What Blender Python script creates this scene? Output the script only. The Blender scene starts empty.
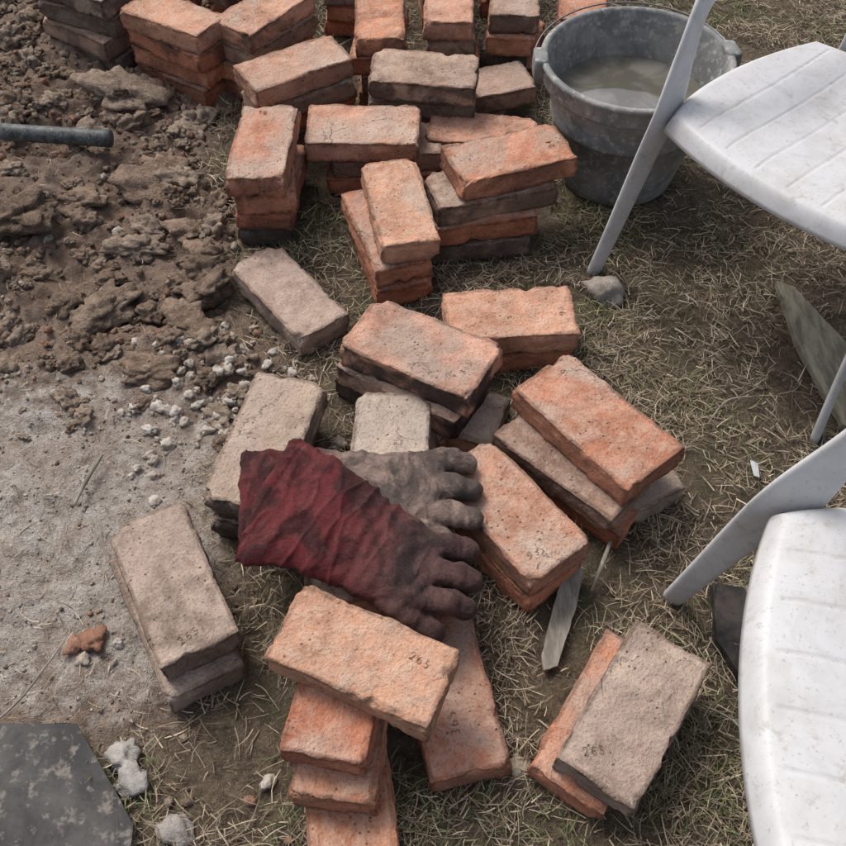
import bpy, math, random
import numpy as np
from mathutils import Vector, Matrix, noise, Euler
random.seed(7); rng=np.random.default_rng(11)
S=bpy.context.scene
def link(o):
    S.collection.objects.link(o); return o
# ---------------------------------------------------------------- materials
def mat(name):
    m=bpy.data.materials.new(name); m.use_nodes=True
    nt=m.node_tree; b=nt.nodes['Principled BSDF']; b.inputs['Roughness'].default_value=.9
    b.inputs['Specular IOR Level'].default_value=.25
    return m,nt,b
class G:
    def __init__(s,nt): s.nt=nt
    def n(s,t,**k):
        x=s.nt.nodes.new(t)
        for a,v in k.items(): setattr(x,a,v)
        return x
    def l(s,a,b): s.nt.links.new(a,b)
    def setin(s,sock,v):
        if hasattr(v,'is_linked') or hasattr(v,'links'): s.l(v,sock)
        else: sock.default_value=v
    def noise(s,vec,scale,detail=6,rough=.6,dist=0):
        x=s.n('ShaderNodeTexNoise'); x.inputs['Scale'].default_value=scale; x.inputs['Detail'].default_value=detail
        x.inputs['Roughness'].default_value=rough; x.inputs['Distortion'].default_value=dist
        s.l(vec,x.inputs['Vector']); return x.outputs['Fac']
    def vor(s,vec,scale,feature='F1'):
        x=s.n('ShaderNodeTexVoronoi',feature=feature); x.inputs['Scale'].default_value=scale
        s.l(vec,x.inputs['Vector']); return x.outputs['Distance']
    def ramp(s,f,a,b,lo=0,hi=1):
        x=s.n('ShaderNodeMapRange'); x.interpolation_type='SMOOTHSTEP'
        s.l(f,x.inputs['Value']); x.inputs['From Min'].default_value=a; x.inputs['From Max'].default_value=b
        x.inputs['To Min'].default_value=lo; x.inputs['To Max'].default_value=hi; return x.outputs['Result']
    def mix(s,f,a,b,mode='MIX'):
        x=s.n('ShaderNodeMix',data_type='RGBA',blend_type=mode)
        s.setin(x.inputs[0],f)
        for i,v in ((6,a),(7,b)):
            if isinstance(v,tuple): x.inputs[i].default_value=(*v,1) if len(v)==3 else v
            else: s.l(v,x.inputs[i])
        return x.outputs[2]
    def math(s,op,a,b=None):
        x=s.n('ShaderNodeMath',operation=op); s.setin(x.inputs[0],a)
        if b is not None: s.setin(x.inputs[1],b)
        return x.outputs[0]
    def bump(s,h,st,dist,normal=None):
        x=s.n('ShaderNodeBump'); x.inputs['Strength'].default_value=st; x.inputs['Distance'].default_value=dist
        s.l(h,x.inputs['Height'])
        if normal is not None: s.l(normal,x.inputs['Normal'])
        return x.outputs['Normal']

# brick
m_brick,nt,b=mat('fired_clay'); g=G(nt)
tc=g.n('ShaderNodeTexCoord').outputs['Object']; oi=g.n('ShaderNodeObjectInfo')
off=g.n('ShaderNodeVectorMath',operation='ADD'); g.l(tc,off.inputs[0])
rr=g.math('MULTIPLY',oi.outputs['Random'],37.0); g.l(rr,off.inputs[1]); V=off.outputs[0]
n1=g.noise(V,9,4,.6,.4); n2=g.noise(V,38,5,.7,.3); n3=g.noise(V,190,2,.7); n4=g.noise(V,5.5,3,.5,.8)
oc=oi.outputs['Color']
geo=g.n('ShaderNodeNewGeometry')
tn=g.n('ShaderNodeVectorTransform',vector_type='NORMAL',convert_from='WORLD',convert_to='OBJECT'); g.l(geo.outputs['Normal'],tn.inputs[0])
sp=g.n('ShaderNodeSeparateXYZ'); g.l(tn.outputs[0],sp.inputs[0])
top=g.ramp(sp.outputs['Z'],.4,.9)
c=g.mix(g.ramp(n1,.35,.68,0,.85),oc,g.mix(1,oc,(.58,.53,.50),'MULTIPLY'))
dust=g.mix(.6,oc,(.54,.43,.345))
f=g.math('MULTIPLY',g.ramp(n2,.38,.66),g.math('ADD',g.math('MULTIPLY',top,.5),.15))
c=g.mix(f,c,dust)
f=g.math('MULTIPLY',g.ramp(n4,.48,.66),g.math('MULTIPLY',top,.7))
c=g.mix(f,c,g.mix(g.ramp(n1,.35,.65),(.31,.235,.19),(.56,.44,.355)))
c=g.mix(g.ramp(n3,.54,.7,0,.5),c,g.mix(1,c,(.42,.36,.33),'MULTIPLY'))
c=g.mix(g.ramp(n3,.25,.42,.3,0),c,(.58,.48,.40))
pit=g.vor(V,75); pm=g.math('MULTIPLY',g.ramp(pit,.05,.2,1,0),g.ramp(n1,.42,.6)); c=g.mix(g.math('MULTIPLY',pm,.75),c,(.09,.06,.045))
wv=g.n('ShaderNodeVectorMath',operation='ADD'); g.l(V,wv.inputs[0]); g.l(g.math('MULTIPLY',n2,.06),wv.inputs[1])
ck=g.n('ShaderNodeTexVoronoi',feature='DISTANCE_TO_EDGE'); ck.inputs['Scale'].default_value=8; g.l(wv.outputs[0],ck.inputs['Vector'])
crack=g.math('MULTIPLY',g.ramp(ck.outputs['Distance'],.001,.007,1,0),g.ramp(n4,.60,.66))
c=g.mix(g.math('MULTIPLY',crack,.5),c,(.09,.06,.045))
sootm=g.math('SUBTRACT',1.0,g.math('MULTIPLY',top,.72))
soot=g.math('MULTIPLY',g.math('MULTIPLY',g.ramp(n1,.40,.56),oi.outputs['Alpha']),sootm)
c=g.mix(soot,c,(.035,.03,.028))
att=g.n('ShaderNodeAttribute',attribute_name='edge')
c=g.mix(g.math('MULTIPLY',att.outputs['Fac'],g.ramp(n2,.35,.6,.1,.8)),c,g.mix(1,c,(.38,.33,.30),'MULTIPLY'))
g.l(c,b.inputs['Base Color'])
h=g.math('ADD',g.math('MULTIPLY',n2,1.0),g.math('MULTIPLY',n3,.5)); h=g.math('SUBTRACT',h,g.math('MULTIPLY',pm,.45)); h=g.math('SUBTRACT',h,g.math('MULTIPLY',crack,.5)); h=g.math('ADD',h,g.math('MULTIPLY',n1,1.3))
g.l(g.bump(h,.95,.0055),b.inputs['Normal'])

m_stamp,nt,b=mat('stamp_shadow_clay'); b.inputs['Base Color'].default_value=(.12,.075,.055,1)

# ground
m_ground,nt,b=mat('soil_ash_and_straw_ground'); g=G(nt)
V=g.n('ShaderNodeTexCoord').outputs['Object']
at=g.n('ShaderNodeAttribute',attribute_name='zone'); sep=g.n('ShaderNodeSeparateColor'); g.l(at.outputs['Color'],sep.inputs[0])
soil,ash=sep.outputs[0],sep.outputs[1]
a1=g.noise(V,5,3,.65,.3); a2=g.noise(V,28,5,.72,.2); a3=g.noise(V,150,4,.75); a4=g.noise(V,480,2,.7)
cs=g.mix(g.ramp(a1,.35,.65),(.20,.14,.105),(.32,.235,.18)) 
cs=g.mix(g.ramp(a2,.5,.7,0,.75),cs,(.38,.30,.24)); cs=g.mix(g.ramp(a2,.2,.42,.8,0),cs,(.095,.065,.048))
cs=g.mix(g.ramp(a3,.56,.68,0,.5),cs,(.34,.185,.125))
cg=g.mix(g.ramp(a2,.35,.65),(.075,.057,.04),(.18,.14,.095)); cg=g.mix(g.ramp(a1,.50,.66,0,.6),cg,(.085,.088,.048))
cg=g.mix(g.ramp(a3,.5,.7,0,.7),cg,(.30,.245,.17))
ca=g.mix(g.ramp(a2,.3,.65),(.34,.29,.245),(.58,.53,.475)); ca=g.mix(g.ramp(a1,.42,.60,.0,.65),ca,(.37,.29,.235)); ca=g.mix(g.ramp(a3,.5,.64,0,.6),ca,(.27,.205,.16))
col=g.mix(soil,cg,cs)
am=g.ramp(g.math('ADD',ash,g.math('MULTIPLY',g.math('SUBTRACT',a2,.5),1.9)),.25,.95)
col=g.mix(am,col,ca)
col=g.mix(g.ramp(a4,.3,.6,.35,0),col,(.09,.065,.05)); col=g.mix(g.ramp(a4,.62,.74,0,.5),col,(.56,.49,.41))
g.l(col,b.inputs['Base Color']); b.inputs['Roughness'].default_value=.97; b.inputs['Specular IOR Level'].default_value=.1
h=g.math('ADD',g.math('MULTIPLY',a2,1.0),g.math('MULTIPLY',a3,.6)); h=g.math('ADD',h,g.math('MULTIPLY',a4,.3))
g.l(g.bump(h,1,.015),b.inputs['Normal'])

def vcmat(name,scale=60,bs=.004,rough=.95,spread=.55,amt=.6):
    m,nt,b=mat(name); g=G(nt)
    V=g.n('ShaderNodeTexCoord').outputs['Object']; at=g.n('ShaderNodeAttribute',attribute_name='col').outputs['Color']
    a=g.noise(V,scale,5,.7); a2=g.noise(V,scale*4,3,.7)
    c=g.mix(g.ramp(a,.35,.65,amt,0),at,g.mix(1,at,(spread,spread*.93,spread*.88),'MULTIPLY'))
    c=g.mix(g.ramp(a2,.55,.72,0,.4),c,g.mix(.5,c,(.5,.43,.36)))
    g.l(c,b.inputs['Base Color']); b.inputs['Roughness'].default_value=rough; b.inputs['Specular IOR Level'].default_value=.12
    g.l(g.bump(g.math('ADD',a,g.math('MULTIPLY',a2,.5)),.8,bs),b.inputs['Normal'])
    return m
m_clod=vcmat('soil_clod',40,.010,.95,.42,.75); m_stone=vcmat('rough_stone',70,.003)
m_straw,nt,b=mat('straw'); g=G(nt); at=g.n('ShaderNodeAttribute',attribute_name='col'); g.l(at.outputs['Color'],b.inputs['Base Color']); b.inputs['Roughness'].default_value=.75

# ---------------------------------------------------------------- ground height
def sst(a,b,x):
    t=min(1,max(0,(x-a)/(b-a))); return t*t*(3-2*t)
def zones(x,y):
    bx=-.34-.18*sst(1.4,2.2,y)
    nz=noise.noise(Vector((x*3,y*3,4)))*.16+noise.noise(Vector((x*11,y*11,9)))*.07
    s=sst(-.09,.09,bx-x+nz)
    d=math.hypot((x+.64)/.44,(y-.80)/.38)
    a=1-sst(.45,1.45,d+nz*1.2)
    s2=s*(1-.75*sst(.5,.38,y)) if y<.5 else s
    return s2,a*s
def hgt(x,y):
    s,a=zones(x,y)
    h=.006*noise.noise(Vector((x*2.5,y*2.5,0)))+.005*noise.noise(Vector((x*14,y*14,2)))
    if s>0.01:
        p=Vector((x*5,y*5,7)); f=noise.turbulence(p,5,False,noise_basis='PERLIN_ORIGINAL',amplitude_scale=.62,frequency_scale=2.1)
        v=noise.voronoi(Vector((x*13,y*13,3)))[0]; cl=(v[1]-v[0])
        v2=noise.voronoi(Vector((x*32+2*noise.noise(Vector((x*9,y*9,1))),y*32,8)))[0]; cl2=min(.5,v2[1]-v2[0])
        mound=.05*sst(1.1,2.0,y)*sst(-.45,-1.0,x)
        k=1-.85*a
        h+=s*(k*(.036*(f-.45)+.020*min(cl,.45)+.014*cl2+.008*noise.noise(Vector((x*40,y*40,5))))+mound)
        h+=a*.005*noise.noise(Vector((x*50,y*50,5)))+a*.006*noise.noise(Vector((x*16,y*16,5)))
    return h
def axis(lo,hi,st,far):
    a=list(np.arange(lo,hi+1e-6,st)); d=st; x=hi
    while x<far: d*=1.35; x+=d; a.append(x)
    d=st; x=lo; pre=[]
    while x>-far: d*=1.35; x-=d; pre.append(x)
    return pre[::-1]+a
def mk(name,verts,faces,m,smooth=True,cols=None,attr='col'):
    me=bpy.data.meshes.new(name); verts=np.asarray(verts,dtype=np.float32); faces=np.asarray(faces,dtype=np.int32)
    k=faces.shape[1]
    me.vertices.add(len(verts)); me.vertices.foreach_set('co',verts.ravel())
    me.loops.add(faces.size); me.loops.foreach_set('vertex_index',faces.ravel())
    me.polygons.add(len(faces)); me.polygons.foreach_set('loop_start',np.arange(0,faces.size,k,dtype=np.int32))
    me.update(calc_edges=True); me.validate()
    me.polygons.foreach_set('use_smooth',[smooth]*len(me.polygons))
    if cols is not None:
        A=me.color_attributes.new(attr,'FLOAT_COLOR','POINT'); c=np.ones((len(verts),4),dtype=np.float32); c[:,:3]=cols
        A.data.foreach_set('color',c.ravel())
    me.materials.append(m); o=bpy.data.objects.new(name,me); return link(o)
def grid_faces(nx,ny):
    i=np.arange(ny-1)[:,None]*nx+np.arange(nx-1)[None,:]; i=i.ravel()
    return np.stack([i,i+1,i+1+nx,i+nx],1)
xs=axis(-1.5,1.6,.0075,90); ys=axis(-.1,3.0,.0075,90)
vs=[];zc=[]
for y in ys:
    for x in xs:
        near=abs(x)<4 and abs(y)<6
        if near:
            s,a=zones(x,y); z=hgt(x,y)
        else:
            s,a=(0.0,0.0); z=.06*noise.noise(Vector((x*.15,y*.15,0)))
        vs.append((x,y,z)); zc.append((s,a,0))
mk('ground',vs,grid_faces(len(xs),len(ys)),m_ground,True,np.array(zc),'zone')

# ---------------------------------------------------------------- bricks
def box_surface(X,Y,Z):
    nx,ny,nz=len(X)-1,len(Y)-1,len(Z)-1
    idx={};V=[];Fc=[]
    def v(i,j,k):
        key=(i,j,k)
        if key not in idx: idx[key]=len(V); V.append((X[i],Y[j],Z[k]))
        return idx[key]
    for i in range(nx):
        for j in range(ny):
            Fc.append((v(i,j,0),v(i,j+1,0),v(i+1,j+1,0),v(i+1,j,0))); Fc.append((v(i,j,nz),v(i+1,j,nz),v(i+1,j+1,nz),v(i,j+1,nz)))
    for i in range(nx):
        for k in range(nz):
            Fc.append((v(i,0,k),v(i+1,0,k),v(i+1,0,k+1),v(i,0,k+1))); Fc.append((v(i,ny,k),v(i,ny,k+1),v(i+1,ny,k+1),v(i+1,ny,k)))
    for j in range(ny):
        for k in range(nz):
            Fc.append((v(0,j,k),v(0,j,k+1),v(0,j+1,k+1),v(0,j+1,k))); Fc.append((v(nx,j,k),v(nx,j+1,k),v(nx,j+1,k+1),v(nx,j,k+1)))
    return V,Fc
lin=lambda a,n:list(np.linspace(-a,a,n))
BV,BF=box_surface([-1,-.985,-.965]+lin(.93,43)+[.965,.985,1],[-1,-.972,-.935]+lin(.88,23)+[.935,.972,1],[-1,-.93,-.82]+lin(.6,5)+[.82,.93,1])
def N(p,s,o): return noise.noise(Vector((p[0]*s+o,p[1]*s-o*.7,p[2]*s+o*1.3)))
PAL={'o':(.53,.235,.14),'p':(.56,.30,.20),'r':(.46,.18,.10),'g':(.345,.262,.21),'t':(.46,.355,.275),'d':(.16,.12,.095),'b':(.38,.25,.185),'w':(.50,.43,.36)}
brick_fp=[]
def brick(x,y,zt,yaw,L=.255,W=.125,T=.052,col='o',soot=0,rx=None,ry=None,stamp=None):
    o_=random.uniform(0,90); hl,hw,ht=L/2,W/2,T/2
    chips=[]
    for _ in range(random.randint(8,18)):
        if random.random()<.35: c=Vector((random.choice([-1,1])*hl,random.choice([-1,1])*hw,random.choice([-1,1,1])*ht)); cr=random.uniform(.008,.026)
        elif random.random()<.6: c=Vector((random.uniform(-1,1)*hl,random.choice([-1,1])*hw,random.choice([-1,1,1])*ht)); cr=random.uniform(.005,.016)
        else: c=Vector((random.choice([-1,1])*hl,random.uniform(-1,1)*hw,random.choice([-1,1,1])*ht)); cr=random.uniform(.005,.016)
        chips.append((c,cr))
    taper=random.uniform(-.004,.004); bend=random.uniform(-.003,.003); tw=random.uniform(-.02,.02)
    vs=[];ed=[]; zs=0
    for (a,b_,c) in BV:
        p=Vector((a*hl,b_*hw,c*ht))
        r=.0018+.0045*max(0,N(p,28,o_))+.0025*max(0,N(p,90,o_))
        q=Vector((max(-hl+r,min(hl-r,p.x)),max(-hw+r,min(hw-r,p.y)),max(-ht+r,min(ht-r,p.z))))
        d=p-q
        nrm=d.normalized() if d.length>1e-7 else Vector((0,0,1))
        p=q+nrm*min(d.length,r)
        w=.0030*N(p,13,o_+5)+.0018*N(p,36,o_+9)+.0013*N(p,95,o_+2)
        if abs(c)<.99: w+=.0036*N((p.x*.5,p.y*.5,p.z*2),45,o_+20)+.0018*N(p,120,o_+4)
        p=p+nrm*w
        e=min(hl-abs(p.x),hw-abs(p.y))
        if c>.99 and e<.012: p.z+=.0032*(1-e/.012)*(max(0,.1+N(p,20,o_+3)*2))
        for cc,cr in chips:
            dd=(p-cc).length
            if dd<cr: p=p-cc.normalized()*(cr-dd)*.5*(1+.6*N(p,150,o_))-Vector((0,0,math.copysign(.25*(cr-dd),cc.z)))
        p.y+=taper*a+tw*p.z*a; p.z+=bend*(1-a*a)
        vs.append(p)
        if stamp and c>.99 and abs(p.x-stamp[1]*hl)<.016 and abs(p.y-stamp[2]*hw)<.016: zs=max(zs,p.z)
        k=sum(1 for t in (hl-abs(p.x)<.006,hw-abs(p.y)<.006,ht-abs(p.z)<.006) if t)
        ed.append((1,1,1) if k>=2 else (0,0,0))
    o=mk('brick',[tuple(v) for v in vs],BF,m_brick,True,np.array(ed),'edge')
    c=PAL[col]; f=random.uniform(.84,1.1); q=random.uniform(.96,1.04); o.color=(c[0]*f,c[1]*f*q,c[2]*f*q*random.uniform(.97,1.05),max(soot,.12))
    rx=random.uniform(-1.4,1.4) if rx is None else rx; ry=random.uniform(-.8,.8) if ry is None else ry
    o.location=(x,y,zt-ht); o.rotation_euler=(math.radians(rx),math.radians(ry),math.radians(yaw))
    brick_fp.append((x,y,math.radians(yaw),hl,hw))
    if stamp:
        txt,sx,sy,rot,sz=stamp
        cu=bpy.data.curves.new('stamped_number','FONT'); cu.body=txt; cu.size=sz*.9; cu.extrude=.0007; cu.offset=-.00075*sz/.02; cu.align_x='CENTER'; cu.align_y='CENTER'; cu.space_character=1.25
        cu.materials.append(m_stamp); t=link(bpy.data.objects.new('stamped_number',cu)); t.parent=o
        t.location=(sx*hl,sy*hw,zs-.0006); t.rotation_euler=(0,0,math.radians(rot))
    return o
def stack(x,y,z,yaw,cols,n=None,j=.012,jy=6,L=.255,W=.125,**k):
    n=n or len(cols); T=z/n
    for i in range(n):
        zt=z-i*T
        kk=dict(k) if i==0 else {}
        jx,jyy,jr=(0,0,0) if i==0 else (random.uniform(-j,j),random.uniform(-j,j),random.uniform(-jy,jy))
        brick(x+jx,y+jyy,zt,yaw+jr,L if i==0 else random.uniform(.25,.262),W if i==0 else .125,T-.001,cols[i],soot=kk.pop('soot',random.choice([0,0,.3,.6])),**kk)
# rear rows
stack(-.90,2.36,.21,-32,'gdbd',soot=.6); stack(-.635,2.21,.20,-32,'pror',j=.008)
stack(-.41,2.245,.20,55,'pbor',W=.13); stack(-.11,2.215,.20,91,'orbo'); stack(.07,2.29,.20,88,'pbro')
stack(.245,2.32,.20,84,'bodr',soot=.5,j=.018); stack(.43,2.37,.16,80,'oro'); stack(-.78,2.55,.2,-30,'obro'); stack(-.5,2.62,.2,50,'pobr')
stack(-.2,2.56,.2,85,'ogor'); stack(.04,2.62,.2,92,'pobr'); stack(.26,2.66,.15,80,'oor'); stack(-1.02,2.62,.15,-35,'gob')
stack(-.311,1.985,.20,31,'pbrd',L=.26,W=.13); stack(.003,1.963,.20,-6,'bdro',L=.255,W=.135,soot=.7)
brick(.15,2.06,.10,20,col='b',soot=.5); brick(.16,2.05,.05,70,col='d',soot=.5)
# middle
stack(-.350,1.679,.20,89,'oord',L=.265,W=.127,j=.010,stamp=('82',.75,.2,90,.02),soot=.3)
brick(-.138,1.80,.158,-2,.262,.14,.05,'p',rx=3); brick(-.09,1.81,.105,8,.26,.125,.05,'b',soot=.3); brick(-.10,1.80,.055,3,.26,.125,.05,'r')
stack(.14,1.85,.11,-10,'po')
brick(.185,1.627,.208,20,.262,.132,.052,'o',soot=.4,stamp=('24',.72,-.1,90,.022)); brick(.145,1.60,.155,17,.27,.125,.05,'b',soot=.5); brick(.12,1.575,.105,9,.25,.12,.05,'r'); brick(.11,1.57,.053,6,.25,.12,.05,'d',soot=.4)
brick(-.052,1.529,.158,-78,.278,.125,.052,'p'); brick(-.082,1.51,.105,-71,.262,.125,.05,'o'); brick(-.075,1.50,.054,-75,.262,.125,.052,'r')
brick(-.285,1.363,.058,-52,.275,.122,.055,'g',soot=.35)
brick(.172,1.248,.108,6,.257,.13,.053,'p',stamp=('93',.8,-.1,100,.022)); brick(.168,1.245,.054,8,.255,.125,.052,'o')
brick(-.003,1.11,.165,-29,.268,.142,.055,'p',soot=.9,rx=2,stamp=('365',.72,-.1,90,.020)); brick(-.02,1.095,.109,-31,.265,.13,.053,'b',soot=1); brick(-.03,1.10,.055,-36,.26,.13,.053,'d',soot=.6)
brick(.03,1.06,.056,-20,.25,.125,.052,'g',soot=.6)
brick(.303,.953,.152,-51,.28,.142,.053,'o',rx=-1,stamp=('S',-.8,.4,-30,.02)); brick(.262,.91,.098,-42,.262,.125,.048,'b',soot=.3); brick(.275,.905,.05,-38,.262,.125,.05,'r'); brick(.36,.95,.05,-60,.24,.12,.05,'g')
# around gloves
brick(-.278,.938,.112,76,.285,.135,.055,'t',soot=.5); brick(-.283,.925,.056,80,.27,.13,.054,'g',soot=.6)
brick(-.058,.915,.112,88,.25,.135,.055,'w'); brick(-.05,.91,.056,85,.25,.13,.054,'g')
brick(.145,.795,.112,-53,.262,.13,.055,'p',stamp=('93',.72,-.45,60,.023)); brick(.138,.79,.056,-50,.262,.125,.054,'o')
brick(-.06,.69,.11,8,.24,.12,.054,'b'); brick(-.07,.69,.055,4,.25,.12,.054,'b')
brick(-.40,.661,.112,-62,.272,.128,.055,'g',stamp=('265',.78,-.1,100,.022)); brick(-.402,.632,.056,-60,.272,.125,.054,'g',soot=.3)
brick(-.084,.50,.203,-23,.25,.12,.053,'p',stamp=('265',.62,.35,-10,.020),rx=2); brick(-.120,.470,.15,79,.20,.12,.05,'r'); brick(-.113,.449,.10,83,.24,.12,.05,'o'); brick(-.105,.33,.05,97,.255,.125,.05,'o')
brick(.042,.504,.056,102,.26,.12,.055,'o',stamp=('365',-.4,.1,0,.024))
brick(.309,.454,.11,55,.252,.125,.055,'g',stamp=('265',-.7,.35,-50,.020),soot=.15); brick(.274,.462,.055,56,.255,.122,.053,'o')

# ---------------------------------------------------------------- clods, gravel
def ico(sub):
    import bmesh
    bm=bmesh.new(); bmesh.ops.create_icosphere(bm,subdivisions=sub,radius=1); bm.verts.ensure_lookup_table()
    v=np.array([x.co[:] for x in bm.verts]); f=np.array([[y.index for y in x.verts] for x in bm.faces]); bm.free(); return v,f
def rocks(sub,nvar,amp,seed):
    v,f=ico(sub); out=[]
    for k in range(nvar):
        w=[]
        for p in v:
            q=Vector(p); o=seed+k*13.7
            d=1+amp*noise.noise(q*1.1+Vector((o,0,0)))+amp*.6*noise.noise(q*2.7+Vector((0,o,0)))+amp*.35*noise.noise(q*6+Vector((o,o,0)))+amp*.2*noise.noise(q*14+Vector((0,o,0)))
            w.append(q*d)
        out.append(np.array([tuple(t) for t in w]))
    return out,f
def scatter(name,pts,var,f,m):
    VV=[];FF=[];CC=[];n=0
    for (x,y,z,s,flat,c) in pts:
        v=var[random.randrange(len(var))]*np.array([s*random.uniform(.8,1.3),s*random.uniform(.7,1.1),s*flat])
        R=np.array(Euler((random.uniform(-.3,.3),random.uniform(-.3,.3),random.uniform(0,6.28))).to_matrix())
        v=v@R.T+np.array([x,y,z]); VV.append(v); FF.append(f+n); n+=len(v); CC.append(np.tile(np.array(c),(len(v),1)))
    return mk(name,np.concatenate(VV),np.concatenate(FF),m,True,np.concatenate(CC))
def inbrick(x,y,mg=.0):
    for (bx,by,a,hl,hw) in brick_fp:
        dx,dy=x-bx,y-by
        if abs(dx)>.2 or abs(dy)>.2: continue
        u=dx*math.cos(a)+dy*math.sin(a); v=-dx*math.sin(a)+dy*math.cos(a)
        if abs(u)<hl+mg and abs(v)<hw+mg: return True
    return False
def nearpipe(x,y,r): return -1.12<x<-.72 and abs(y-1.87)<.05+r
soilc=[(.26,.195,.148),(.23,.168,.125),(.31,.24,.185),(.19,.137,.10),(.27,.195,.145),(.34,.27,.21)]
redc=[(.34,.19,.135),(.36,.21,.15),(.28,.15,.10)]; ashc=[(.48,.43,.37),(.53,.48,.43),(.41,.35,.29)]
var,f=rocks(4,9,.75,3)
pts=[]
for (x,y,s) in [(-.93,1.62,.08),(-.70,1.35,.06),(-.47,1.42,.06),(-.62,1.78,.07),(-.55,1.18,.05),(-.42,1.22,.045),(-.78,2.08,.07),(-.40,1.08,.035),(-.85,1.2,.05),(-.55,1.60,.05),(-1.1,1.45,.08),(-.66,1.55,.05),(-.60,2.0,.055),(-.44,.28,.03),(-.25,.24,.05),(-.80,1.70,.05),(-.50,1.30,.045)]:
    pts.append((x,y,hgt(x,y)+s*.03,s,.42,random.choice(soilc)))
while len(pts)<560:
    x=random.uniform(-1.4,-.28); y=random.uniform(1.0,2.9); s,a=zones(x,y)
    r=(.007+random.random()**2.3*.030)*(1 if y>1.2 else .7)
    if s<.5 or inbrick(x,y,.02) or nearpipe(x,y,r): continue
    pts.append((x,y,hgt(x,y)+r*.12,r,random.uniform(.5,.8),random.choice(soilc)))
scatter('soil_clods',pts,var,f,m_clod)
var,f=rocks(2,10,.7,50); pts=[]
while len(pts)<11000:
    x=random.uniform(-1.5,.1); y=random.uniform(.15,3.0); s,a=zones(x,y)
    if random.random()>s*1.0+.02 or inbrick(x,y,.004): continue
    if noise.noise(Vector((x*7,y*7,1)))+random.uniform(-.5,.5)<-.1: continue
    r=.0012+random.random()**6*.010*(1-.66*sst(.2,.6,a))
    u=random.random(); c=random.choice(ashc) if u<.06+.75*a else random.choice(redc) if u<.22+.65*a else random.choice(soilc)
    pts.append((x,y,hgt(x,y)+r*.25,r,.8,c))
scatter('gravel',pts,var,f,m_clod)
var3,f3=rocks(3,6,.6,90); pts=[]
for _ in range(110):
    x=random.gauss(-.43,.09); y=random.gauss(1.13,.10)
    if inbrick(x,y,.01): continue
    r=random.uniform(.003,.013); pts.append((x,y,hgt(x,y)+r*.3,r,.8,random.choice(ashc)))
for (x,y,r) in [(-.12,.98,.016),(-.16,1.0,.012),(-.19,.6,.01),(-.55,.57,.010),(-.5,.6,.008),(-.23,.38,.01)]: pts.append((x,y,r*.6,r,.8,random.choice(ashc)))
scatter('ash_lumps',pts,var3,f3,m_stone)
pts=[(-.54,.605,.008,.02,.5,redc[2]),(-.57,.595,.008,.014,.5,redc[0]),(-.50,1.33,.01,.018,.5,redc[2])]
scatter('brick_fragments',pts,var3,f3,m_stone)
for (x,y,s,fl,c) in [(-.455,.418,.024,.5,(.38,.36,.33)),(-.432,.38,.028,.45,(.38,.36,.33)),(-.355,.31,.026,.4,(.34,.31,.28)),(.396,1.40,.030,1.1,(.36,.32,.28)),(.146,.40,.016,.4,(.50,.43,.32))]:
    scatter('stone',[(x,y,s*.35,s,fl,c)],var3,f3,m_stone)

# ---------------------------------------------------------------- straw
def blades(name,n,region,dens,cols,lmin,lmax,wd,pitch,zlift):
    P=[];C=[]
    x0,x1,y0,y1=region; k=0; tries=0
    while k<n and tries<n*12:
        tries+=1
        x=random.uniform(x0,x1); y=random.uniform(y0,y1)
        if random.random()>dens(x,y): continue
        if inbrick(x,y,.0): continue
        P.append((x,y,hgt(x,y))); k+=1
        c=random.choice(cols); f=random.uniform(.6,1.25); C.append([c[0]*f,c[1]*f,c[2]*f])
    P=np.array(P);C=np.array(C);n=len(P)
    L=rng.uniform(lmin,lmax,n)*(.6+.4*rng.random(n)); yaw=rng.uniform(0,2*np.pi,n); pit=rng.uniform(*pitch,n); cur=rng.uniform(-1.1,.2,n)*np.clip(pit+.15,0.1,1); bend=rng.normal(0,.5,n)
    W=wd*rng.uniform(.5,1.7,n); z0=rng.uniform(0,zlift,n); roll=rng.uniform(-.9,.9,n)
    V=np.zeros((n,8,3)); pos=P+np.stack([0*z0,0*z0,z0+.001],1)
    for s in range(4):
        t=s/3; ya=yaw+bend*t; pi=pit+cur*t*1.2
        side=np.stack([-np.sin(ya)*np.cos(roll),np.cos(ya)*np.cos(roll),np.sin(roll)],1)
        w=(W*(1-.75*t*t))[:,None]*.5
        V[:,2*s]=pos-side*w; V[:,2*s+1]=pos+side*w
        pos=pos+np.stack([np.cos(ya)*np.cos(pi),np.sin(ya)*np.cos(pi),np.sin(pi)],1)*(L/3)[:,None]
        pos[:,2]=np.maximum(pos[:,2],P[:,2]+.001)
    base=np.arange(n)[:,None]*8
    F=np.concatenate([base+np.array([[2*s,2*s+1,2*s+3,2*s+2]]) for s in range(3)],0)
    return mk(name,V.reshape(-1,3),F,m_straw,True,np.repeat(C,8,0))
straw=[(.42,.345,.24),(.36,.285,.19),(.25,.19,.13),(.50,.42,.31),(.18,.135,.095),(.13,.10,.07),(.30,.24,.175)]
green=[(.13,.145,.06),(.18,.19,.09),(.10,.12,.05),(.22,.21,.11)]
def dg(x,y):
    s,a=zones(x,y); c=.5+1.1*noise.noise(Vector((x*6,y*6,5)))+.6*noise.noise(Vector((x*17,y*17,5)))
    return (1-s)*max(.10,min(1,c))
def dgreen(x,y):
    s,a=zones(x,y); return (1-s)*max(0,min(1,(noise.noise(Vector((x*4+3,y*4,8)))-.02)*3))
def dsoil(x,y):
    s,a=zones(x,y); return s*(.25+.75*sst(1.2,.5,y))
blades('dry_grass',58000,(-.75,1.5,.08,3.0),dg,straw,.012,.058,.0014,(-.1,.45),.012)
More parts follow.
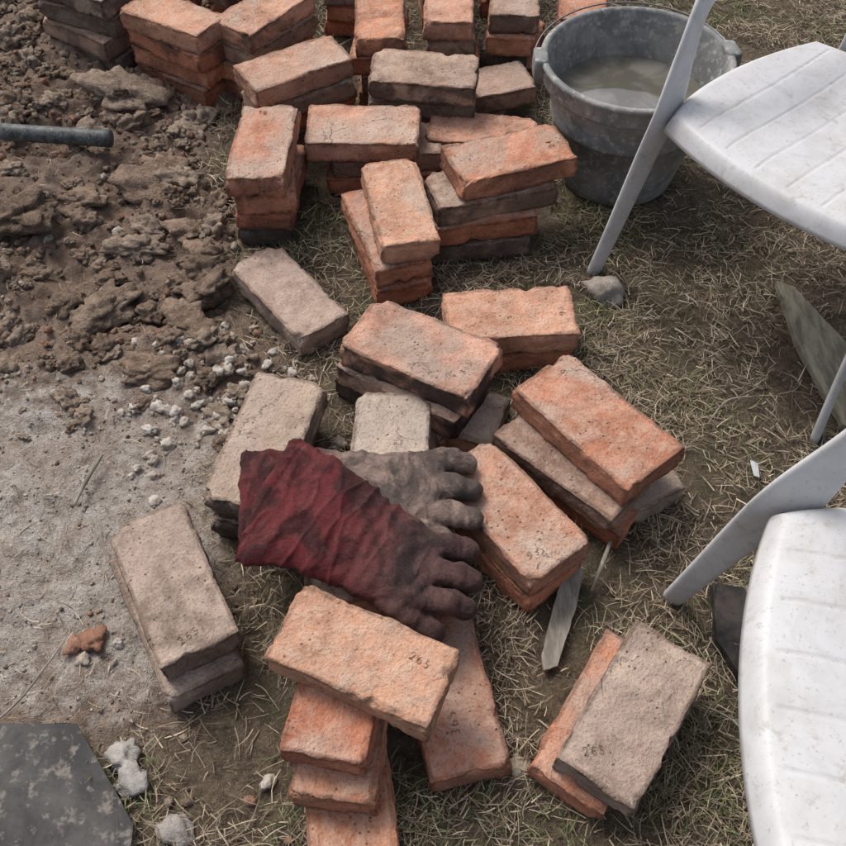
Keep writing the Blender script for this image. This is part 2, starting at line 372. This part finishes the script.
blades('grass',12000,(-.6,1.5,.08,3.0),dgreen,green,.02,.055,.0018,(.1,1.1),.004)
blades('scattered_straw',1800,(-1.4,-.2,.1,2.8),dsoil,straw,.015,.05,.0013,(-.05,.3),.004)
blades('field_grass',12000,(-4,4,-2,6),lambda x,y:(1-zones(x,y)[0])*(0 if (-.75<x<1.5 and .08<y<3) else 1),straw+green,.04,.12,.004,(0,.9),.01)

# ---------------------------------------------------------------- chairs
m_pl,nt,b=mat('white_plastic'); g=G(nt); V=g.n('ShaderNodeTexCoord').outputs['Object']
p1=g.noise(V,14,5,.65,.5); p2=g.noise(V,160,4,.7); p3=g.noise(V,45,5,.7)
c=g.mix(g.ramp(p1,.4,.72,0,.6),(.55,.55,.555),(.40,.39,.37)); c=g.mix(g.ramp(p2,.58,.72,0,.6),c,(.24,.21,.17)); c=g.mix(g.ramp(p3,.56,.70,0,.55),c,(.33,.30,.26))
g.l(c,b.inputs['Base Color']); b.inputs['Roughness'].default_value=.5; b.inputs['Specular IOR Level'].default_value=.4
g.l(g.bump(p2,.15,.001),b.inputs['Normal'])
def catmull(pts,n):
    pts=[np.array(p,float) for p in pts]; P=[2*pts[0]-pts[1]]+pts+[2*pts[-1]-pts[-2]]; out=[]
    for i in range(1,len(P)-2):
        for k in range(n):
            t=k/n; a,b_,c,d=P[i-1],P[i],P[i+1],P[i+2]
            out.append(.5*((2*b_)+(-a+c)*t+(2*a-5*b_+4*c-d)*t*t+(-a+3*b_-3*c+d)*t**3))
    out.append(pts[-1]); return out
def sweep(name,ctrl,m,parent,n=10,seg=20,pw=3.0):
    R=catmull(ctrl,n); V=[]
    for i,r in enumerate(R):
        p=r[:3]; t=(R[min(i+1,len(R)-1)]-R[max(i-1,0)])[:3]; t/=np.linalg.norm(t)
        w=r[5:8]-t*np.dot(r[5:8],t); w/=np.linalg.norm(w); u=np.cross(t,w)
        for k in range(seg):
            a=2*math.pi*k/seg; ca,sa=math.cos(a),math.sin(a)
            cx=math.copysign(abs(ca)**(2/pw),ca); cy=math.copysign(abs(sa)**(2/pw),sa)
            V.append(p+w*cx*r[3]/2+u*(cy*r[4]/2))
    nr=len(R); F=[]
    for i in range(nr-1):
        for k in range(seg): F.append((i*seg+k,i*seg+(k+1)%seg,(i+1)*seg+(k+1)%seg,(i+1)*seg+k))
    c0=len(V); V.append(R[0][:3]); c1=len(V); V.append(R[-1][:3])
    for k in range(0,seg,2):
        F.append((c0,(k+2)%seg,k+1,k)); o=(nr-1)*seg; F.append((c1,o+k,o+k+1,o+(k+2)%seg))
    o=mk(name,V,F,m,True); o.parent=parent; return o
def chair(cx,cy,fx,fy):
    e=link(bpy.data.objects.new('plastic_chair',None)); e.location=(cx,cy,0); e.rotation_euler=(0,0,math.atan2(fy,fx)-math.pi/2)
    n=170; V=[]; k=.27
    for j in range(n):
        t=(j/(n-1))*2-1
        for i in range(n):
            s=(i/(n-1))*2-1
            x=s*math.sqrt(1-k*t*t)*(.264+.014*t); y=t*math.sqrt(1-k*s*s)*(.235 if t<0 else .25)
            z=.425-.016*(1-s*s)*(1-t*t)
            ee=max(abs(s),abs(t)); 
            if ee>.9: q=(ee-.9)/.1; z-=.030*q**2.2
            if t>.55: z-=.018*((t-.55)/.45)**2
            if ee<.86:
                gx=(x/.068+.5)%1; d=min(gx,1-gx)*.068; z-=.0026*max(0,1-d/.0026)
            V.append((x,y,z))
    o=mk('seat',V,grid_faces(n,n),m_pl,True); o.parent=e
    md=o.modifiers.new('s','SOLIDIFY'); md.thickness=.004; md.offset=-1
    for sg,nm in ((1,'right'),(-1,'left')):
        sweep('front_leg_and_arm_'+nm,[ (sg*.295,.262,0,.034,.018,sg*.3,1,0),(sg*.276,.245,.14,.042,.016,sg*.3,1,0),(sg*.258,.222,.30,.056,.014,sg*.2,1,0),(sg*.25,.195,.41,.080,.012,0,1,0),
            (sg*.262,.165,.50,.055,.013,0,1,0),(sg*.275,.128,.58,.048,.014,0,1,0),(sg*.282,.07,.64,.050,.014,sg*.9,.5,0),(sg*.285,-.02,.66,.055,.013,1,0,0),(sg*.275,-.14,.66,.05,.013,1,0,0),(sg*.215,-.31,.665,.04,.012,sg*.6,.8,.2)],m_pl,e)
        sweep('rear_leg_'+nm,[(sg*.25,-.36,0,.034,.016,1,.3*sg,0),(sg*.215,-.31,.2,.045,.014,1,.3*sg,0),(sg*.155,-.262,.41,.055,.012,1,.4*sg,0),(sg*.185,-.325,.6,.05,.012,1,.5*sg,0),(sg*.2,-.39,.78,.04,.012,1,.5*sg,0)],m_pl,e)
    nx,nz=61,30; V=[]
    for j in range(nz):
        v=j/(nz-1); 
        for i in range(nx):
            s=i/(nx-1)*2-1; hwid=.145+.06*v
            V.append((s*hwid,-.225-.17*v-.025*(1-s*s),.405+.40*v-.05*s*s*v*v))
    F=[]
    for f_ in grid_faces(nx,nz):
        i=f_[0]%nx; j=f_[0]//nx
        if 5<j<23 and 5<i<55 and i%7 in (0,1): continue
        F.append(f_)
    o=mk('backrest',V,F,m_pl,True); o.parent=e; md=o.modifiers.new('s','SOLIDIFY'); md.thickness=.005; md.offset=0
chair(.768,1.412,-.771,-.636)
chair(.612,.335,-.975,.22)

# ---------------------------------------------------------------- bucket
m_bk,nt,b=mat('dirty_grey_rubber'); g=G(nt); V=g.n('ShaderNodeTexCoord').outputs['Object']
p1=g.noise(V,7,5,.65,.6); p2=g.noise(V,60,5,.7)
c=g.mix(g.ramp(p1,.4,.65),(.15,.155,.155),(.28,.275,.26)); c=g.mix(g.ramp(p2,.50,.66,0,.75),c,(.42,.40,.36))
g.l(c,b.inputs['Base Color']); b.inputs['Roughness'].default_value=.6; g.l(g.bump(p2,.3,.002),b.inputs['Normal'])
m_wat,nt,b=mat('murky_water'); g=G(nt); V=g.n('ShaderNodeTexCoord').outputs['Object']
g.l(g.mix(g.ramp(g.noise(V,8,4,.6,.5),.4,.65),(.10,.092,.072),(.19,.18,.155)),b.inputs['Base Color']); b.inputs['Roughness'].default_value=.04; b.inputs['Specular IOR Level'].default_value=1; b.inputs['IOR'].default_value=1.6
g.l(g.bump(g.noise(V,14,3,.5),.06,.01),b.inputs['Normal'])
m_wire,nt,b=mat('galvanised_wire'); b.inputs['Base Color'].default_value=(.2,.19,.18,1); b.inputs['Metallic'].default_value=.8; b.inputs['Roughness'].default_value=.5
be=link(bpy.data.objects.new('bucket',None)); be.location=(.472,1.83,0)
def lathe(name,prof,m,parent,seg=96,wob=0):
    V=[];F=[]
    for (r,z) in prof:
        for k in range(seg):
            a=2*math.pi*k/seg; rr=r*(1+wob*math.sin(2*a+.5)); V.append((rr*math.cos(a),rr*math.sin(a),z))
    for i in range(len(prof)-1):
        for k in range(seg): F.append((i*seg+k,i*seg+(k+1)%seg,(i+1)*seg+(k+1)%seg,(i+1)*seg+k))
    o=mk(name,V,F,m,True); o.parent=parent; return o
lathe('body',[(.001,.004),(.12,.004),(.132,.0),(.137,.006),(.150,.07),(.172,.17),(.176,.172),(.178,.18),(.176,.186),(.190,.255),(.194,.258),(.206,.262),(.209,.27),(.207,.296),(.212,.300),(.213,.306),(.209,.310),(.200,.310),(.197,.304),(.188,.25),(.168,.16),(.145,.06),(.134,.012),(.001,.010)],m_bk,be,wob=.012)
lathe('water',[(.0005,.205),(.09,.205),(.1765,.205)],m_wat,be)
for sg in (1,-1):
    a=math.radians(8 if sg==1 else 172+8)
    V_,F_=box_surface(lin(1,7),lin(1,7),lin(1,7)); V2=[]
    for p in V_:
        q=Vector(p); q=q*(.72+.28*(1/max(1,q.length)))
        V2.append((q.x*.016,q.y*.032,q.z*.026))
    o=mk('handle_lug',V2,F_,m_bk,True); o.parent=be; o.location=(.213*math.cos(a),.213*math.sin(a),.288); o.rotation_euler=(0,0,a)
R=[]
for i in range(25):
    a=math.pi*i/24; x=.226*math.cos(a); d=.212*math.sin(a)
    R.append((x,d+.005,.288+.026*math.sin(a),.004,.004,0,.2,1))
sweep('wire_handle',R,m_wire,be,n=2,seg=10,pw=2)

# ---------------------------------------------------------------- gloves
m_gl,nt,b=mat('suede_leather'); g=G(nt); V=g.n('ShaderNodeTexCoord').outputs['Object']; at=g.n('ShaderNodeAttribute',attribute_name='col').outputs['Color']
p1=g.noise(V,11,6,.68,.8); p2=g.noise(V,240,3,.7); p3=g.noise(V,45,5,.7,.4)
c=g.mix(g.ramp(p1,.42,.60,0,.85),at,g.mix(1,at,(.20,.22,.24),'MULTIPLY')); c=g.mix(g.ramp(p3,.52,.70,0,.3),c,g.mix(.5,c,(.22,.14,.11))); c=g.mix(g.ramp(p2,.35,.6,.5,0),c,g.mix(1,c,(.4,.4,.4),'MULTIPLY'))
c=g.mix(g.ramp(p3,.30,.44,.5,0),c,g.mix(1,c,(.35,.33,.33),'MULTIPLY'))
g.l(c,b.inputs['Base Color']); b.inputs['Roughness'].default_value=.8; b.inputs['Sheen Weight'].default_value=.04
g.l(g.bump(g.math('ADD',p3,g.math('MULTIPLY',p2,.4)),.7,.004),b.inputs['Normal'])
def glove(path,fingers,thumb,colf,seed):
    V=[];F=[]
    def loft(rings):
        seg=len(rings[0]); base=len(V)
        for r in rings: V.extend(r)
        for i in range(len(rings)-1):
            for k in range(seg): F.append([base+i*seg+k,base+i*seg+(k+1)%seg,base+(i+1)*seg+(k+1)%seg,base+(i+1)*seg+k])
        c0=len(V); V.append(np.mean(rings[0],0)); c1=len(V); V.append(np.mean(rings[-1],0)); o=base+(len(rings)-1)*seg
        for k in range(seg):
            F.append([c0,base+(k+1)%seg,base+k]); F.append([c1,o+k,o+(k+1)%seg])
    def ring(p,t,w,h,seg=28,pw=2.3):
        t=np.array(t,float); t/=np.linalg.norm(t); s=np.cross([0,0,1],t); s/=np.linalg.norm(s); u=np.cross(t,s)
        r=[]
        for k in range(seg):
            a=2*math.pi*k/seg; ca,sa=math.cos(a),math.sin(a)
            r.append(np.array(p)+s*w*math.copysign(abs(ca)**(2/pw),ca)+u*h*math.copysign(abs(sa)**(2/pw),sa))
        return r
    R=catmull(path,8)
    rings=[]
    def tan(i): return R[min(i+1,len(R)-1)][:3]-R[max(0,i-1)][:3]
    for i in range(7,-1,-1):
        rings.append(ring(R[i][:3],tan(i),R[i][3]-.007,max(.006,R[i][4]-.007)))
    for i in range(len(R)): rings.append(ring(R[i][:3],tan(i),R[i][3],R[i][4]))
    tl=tan(len(R)-1); rings.append(ring(R[-1][:3]+tl/np.linalg.norm(tl)*.01,tl,R[-1][3]*.8,R[-1][4]*.6))
    loft(rings)
    for fg in fingers+[thumb]:
        Q=catmull(fg,9); rr=[]
        for i,q in enumerate(Q):
            u_=i/(len(Q)-1); cr=1-.16*math.exp(-((u_-.52)/.05)**2)-.12*math.exp(-((u_-.80)/.045)**2)
            t=Q[min(i+1,len(Q)-1)][:3]-Q[max(0,i-1)][:3]; rr.append(ring(q[:3],t,q[3]*(.5+.5*cr),q[3]*.86*cr,16,2.3))
        t=Q[-1][:3]-Q[-2][:3]; t=t/np.linalg.norm(t); r=Q[-1][3]
        for a in (.35,.65,.88): rr.append(ring(Q[-1][:3]+t*r*a,t,r*math.sqrt(1-a*a),r*.86*math.sqrt(1-a*a),16,2.3))
        loft(rr)
    me=bpy.data.meshes.new('tmp'); me.from_pydata([tuple(v) for v in V],[],F); me.update()
    o=link(bpy.data.objects.new('tmp',me)); md=o.modifiers.new('r','REMESH'); md.mode='VOXEL'; md.voxel_size=.0023
    md=o.modifiers.new('sm','SMOOTH'); md.iterations=4; md.factor=.6
    dg_=bpy.context.evaluated_depsgraph_get(); dg_.update(); em=bpy.data.meshes.new_from_object(o.evaluated_get(dg_))
    bpy.data.objects.remove(o)
    P0=np.array(R[0][:3]); P1=np.array(R[-1][:3]); ax=(P1-P0); L=np.linalg.norm(ax); ax/=L; sd=np.cross([0,0,1],ax)
    n=len(em.vertices); co=np.zeros(n*3,dtype=np.float32); em.vertices.foreach_get('co',co); co=co.reshape(-1,3); no=np.array([v.normal[:] for v in em.vertices]); cols=np.zeros((n,4),dtype=np.float32)
    for i in range(n):
        p=co[i]; u=float(np.dot(p-P0,ax)); v=float(np.dot(p-P0,sd)); t=u/L
        w=noise.noise(Vector((u*28+seed,v*9,p[2]*10)))*.0055*(1.2-.7*abs(t-.6))+noise.noise(Vector((u*70,v*45+seed,p[2]*60)))*.0022+.0025*noise.noise(Vector((u*15,v*22,seed)))
        rid=1-abs(noise.noise(Vector((u*34+seed*2,v*16,1.5))))*2.2
        w+=.0035*max(0,rid)**3*(1.0 if t<.95 else .4)
        w+=.0014*math.sin(u*260+3*noise.noise(Vector((u*20,v*20,seed))))*max(0,1-abs(t-.62)*4)
        if 0.03<t<.05: w-=.0012
        co[i]=p+no[i]*w
        co[i][2]+=.008*noise.noise(Vector((p[0]*12,p[1]*12,seed)))
        cols[i,:3]=colf(t,v); cols[i,3]=1
    em.vertices.foreach_set('co',co.ravel()); em.update()
    A=em.color_attributes.new('col','FLOAT_COLOR','POINT'); A.data.foreach_set('color',cols.ravel())
    em.polygons.foreach_set('use_smooth',[True]*len(em.polygons)); em.materials.clear(); em.materials.append(m_gl)
    return link(bpy.data.objects.new('work_glove',em))
def lerp(a,b_,t): t=max(0,min(1,t)); return [a[i]*(1-t)+b_[i]*t for i in range(3)]
glove([(-.300,.795,.135,.095,.017),(-.21,.805,.135,.088,.018),(-.11,.818,.137,.072,.022),(-.03,.82,.136,.070,.024),(.02,.813,.134,.068,.022)],
  [[(.0,.865,.135,.0205),(.04,.868,.137,.0215),(.075,.868,.130,.019)],[(.0,.815,.137,.0205),(.045,.816,.14,.022),(.083,.815,.130,.0195)],[(.0,.77,.134,.0205),(.045,.768,.137,.0215),(.082,.762,.128,.019)],[(-.02,.835,.125,.018),(.02,.84,.118,.018),(.05,.842,.112,.016)]],
  [(-.06,.78,.13,.018),(-.01,.745,.13,.021),(.03,.73,.125,.018)],
  lambda t,v: lerp((.105,.016,.018),(.235,.165,.135),(t-.36)*6),3.1)
glove([(-.255,.778,.168,.122,.020),(-.19,.755,.168,.108,.020),(-.11,.715,.155,.088,.024),(-.04,.678,.142,.078,.027),(.01,.657,.137,.07,.025)],
  [[(-.01,.70,.138,.021),(.035,.703,.142,.022),(.068,.703,.128,.019)],[(-.01,.657,.14,.021),(.04,.656,.144,.0225),(.073,.652,.128,.0195)],[(-.02,.61,.136,.021),(.03,.609,.139,.022),(.066,.603,.122,.019)],[(-.03,.64,.125,.018),(.0,.64,.115,.018),(.03,.63,.105,.016)]],
  [(-.08,.64,.135,.02),(-.03,.595,.13,.023),(.015,.57,.118,.019)],
  lambda t,v: lerp((.115,.016,.018),(.085,.042,.038),(t-.5)*2.5),8.4)

# ---------------------------------------------------------------- odds and ends
def slab(name,poly,z,th,m,amp=.002,tilt=(0,0),sub=12):
    import bmesh
    cx=sum(p[0] for p in poly)/len(poly); cy=sum(p[1] for p in poly)/len(poly)
    bm=bmesh.new(); vs=[bm.verts.new((x-cx,y-cy,0)) for x,y in poly]; f=bm.faces.new(vs)
    bmesh.ops.subdivide_edges(bm,edges=bm.edges[:],cuts=sub,use_grid_fill=True)
    r=bmesh.ops.extrude_face_region(bm,geom=bm.faces[:]); 
    for v in [e for e in r['geom'] if isinstance(e,bmesh.types.BMVert)]: v.co.z+=th
    for v in bm.verts:
        q=Vector((v.co.x,v.co.y,0)); n_=noise.noise_vector(q*30+Vector((cx*50,cy*20,0))); v.co+=n_*amp+noise.noise_vector(q*90)*amp*.4
    bmesh.ops.recalc_face_normals(bm,faces=bm.faces[:])
    me=bpy.data.meshes.new(name); bm.to_mesh(me); bm.free(); me.materials.append(m)
    o=link(bpy.data.objects.new(name,me)); o.location=(cx,cy,z); o.rotation_euler=(*tilt,0)
    return o
def simple(name,c1,c2,scale,rough=.8,c3=None,stretch=None):
    m,nt,b=mat(name); g=G(nt); V=g.n('ShaderNodeTexCoord').outputs['Object']
    if stretch:
        mp=g.n('ShaderNodeMapping'); mp.inputs['Scale'].default_value=stretch; g.l(V,mp.inputs['Vector']); V=mp.outputs[0]
    a=g.noise(V,scale,6,.7,.3); c=g.mix(g.ramp(a,.35,.65),c1,c2)
    if c3: c=g.mix(g.ramp(g.noise(V,scale*5,4,.7),.52,.66,0,.8),c,c3)
    g.l(c,b.inputs['Base Color']); b.inputs['Roughness'].default_value=rough; g.l(g.bump(a,.5,.003),b.inputs['Normal']); return m
m_slate=simple('dirty_sheet_metal',(.030,.029,.029),(.085,.078,.072),9,.65,(.20,.175,.15))
m_wood=simple('weathered_wood',(.14,.125,.09),(.30,.27,.20),12,.9,None,(4,1,1)); m_pipe=simple('black_pipe',(.03,.038,.04),(.10,.11,.11),30,.5,(.2,.18,.16))
m_dark=simple('dark_mottled',(.015,.015,.015),(.05,.04,.035),25,.8); m_grey=simple('grey_wood',(.17,.15,.12),(.33,.30,.255),15,.9,None,(4,1,1))
slab('metal_sheet',[(-.95,.462),(-.530,.462),(-.415,.318),(-.40,.05),(-.95,.05)],.020,.004,m_slate,.0016,(0,0),20)
slab('wooden_plank',[(.765,1.42),(.80,1.405),(.87,1.24),(.95,1.05),(.90,.99),(.80,1.03),(.765,1.25)],.012,.014,m_wood,.003,(0,.03))
slab('dark_slab',[(.488,.70),(.54,.69),(.565,.50),(.505,.52),(.476,.6)],.006,.02,m_dark,.003)  # near-black irregular slab lying flat beside the near chair's front leg
slab('wood_splinter',[(.245,.738),(.277,.722),(.248,.64),(.215,.555),(.192,.545),(.190,.575),(.218,.66)],.016,.006,m_grey,.0025,(.03,.04))
slab('plastic_scrap',[(.606,.95),(.62,.945),(.618,.915),(.608,.918)],.02,.002,m_pl,.001,(.1,.2))
def stick(name,pts,r,m,seg=10):
    return sweep(name,[(*p,2*r*k,2*r*k,.0,.2,1) for p,k in pts],m,None,n=6,seg=seg,pw=2)
stick('pipe',[((-1.03,1.895,.070),1),((-.95,1.89,.067),1),((-.86,1.885,.064),1.0),((-.763,1.88,.060),1.02)],.0205,m_pipe,24)
stick('twig',[((-.70,.42,.02),1),((-.63,.49,.028),.9),((-.60,.55,.026),.8),((-.585,.60,.014),.5)],.0022,m_grey)
stick('stick',[((-.60,.965,.02),.8),((-.615,.91,.022),1),((-.628,.855,.018),.6)],.004,m_grey)
stick('stick',[((.325,.775,.03),.8),((.305,.73,.03),1),((.283,.685,.02),.6)],.004,m_grey)
for k in range(22):
    a=random.uniform(0,6.28); x=random.uniform(-.25,1.0); y=random.uniform(.3,2.2); l=random.uniform(.03,.07)
    if inbrick(x,y,.05): continue
    z=hgt(x,y); stick('twig',[((x,y,z+.014),.7),((x+l*math.cos(a),y+l*math.sin(a),z+.02),1),((x+2*l*math.cos(a+.3),y+2*l*math.sin(a+.3),z+.012),.6)],.0018,m_grey,6)

# ---------------------------------------------------------------- light, sky, camera
el=math.radians(54); rot=math.radians(-38)
w=bpy.data.worlds.new('World'); S.world=w; w.use_nodes=True; nt=w.node_tree; bg=nt.nodes['Background']
sky=nt.nodes.new('ShaderNodeTexSky'); sky.sky_type='NISHITA'; sky.sun_disc=False; sky.sun_elevation=el; sky.sun_rotation=rot; sky.air_density=1.0; sky.dust_density=5
hs=nt.nodes.new('ShaderNodeHueSaturation'); hs.inputs['Saturation'].default_value=.6; hs.inputs['Value'].default_value=1.12
nt.links.new(sky.outputs[0],hs.inputs['Color']); nt.links.new(hs.outputs[0],bg.inputs[0]); bg.inputs[1].default_value=.15
sd=Vector((math.sin(rot)*math.cos(el),math.cos(rot)*math.cos(el),math.sin(el)))
L=bpy.data.lights.new('sun','SUN'); L.energy=1.9; L.angle=math.radians(20); L.color=(1,.965,.92)
lo=link(bpy.data.objects.new('sun',L)); lo.rotation_euler=sd.to_track_quat('Z','Y').to_euler()
cam=bpy.data.cameras.new('camera'); co=link(bpy.data.objects.new('camera',cam)); cam.sensor_width=36; cam.lens=900/846*36; cam.clip_end=500; cam.clip_start=.02
co.location=(0,0,1.4); co.rotation_euler=(math.radians(37),0,0); S.camera=co
S.view_settings.view_transform='Standard'; S.view_settings.look='None'; S.view_settings.exposure=0
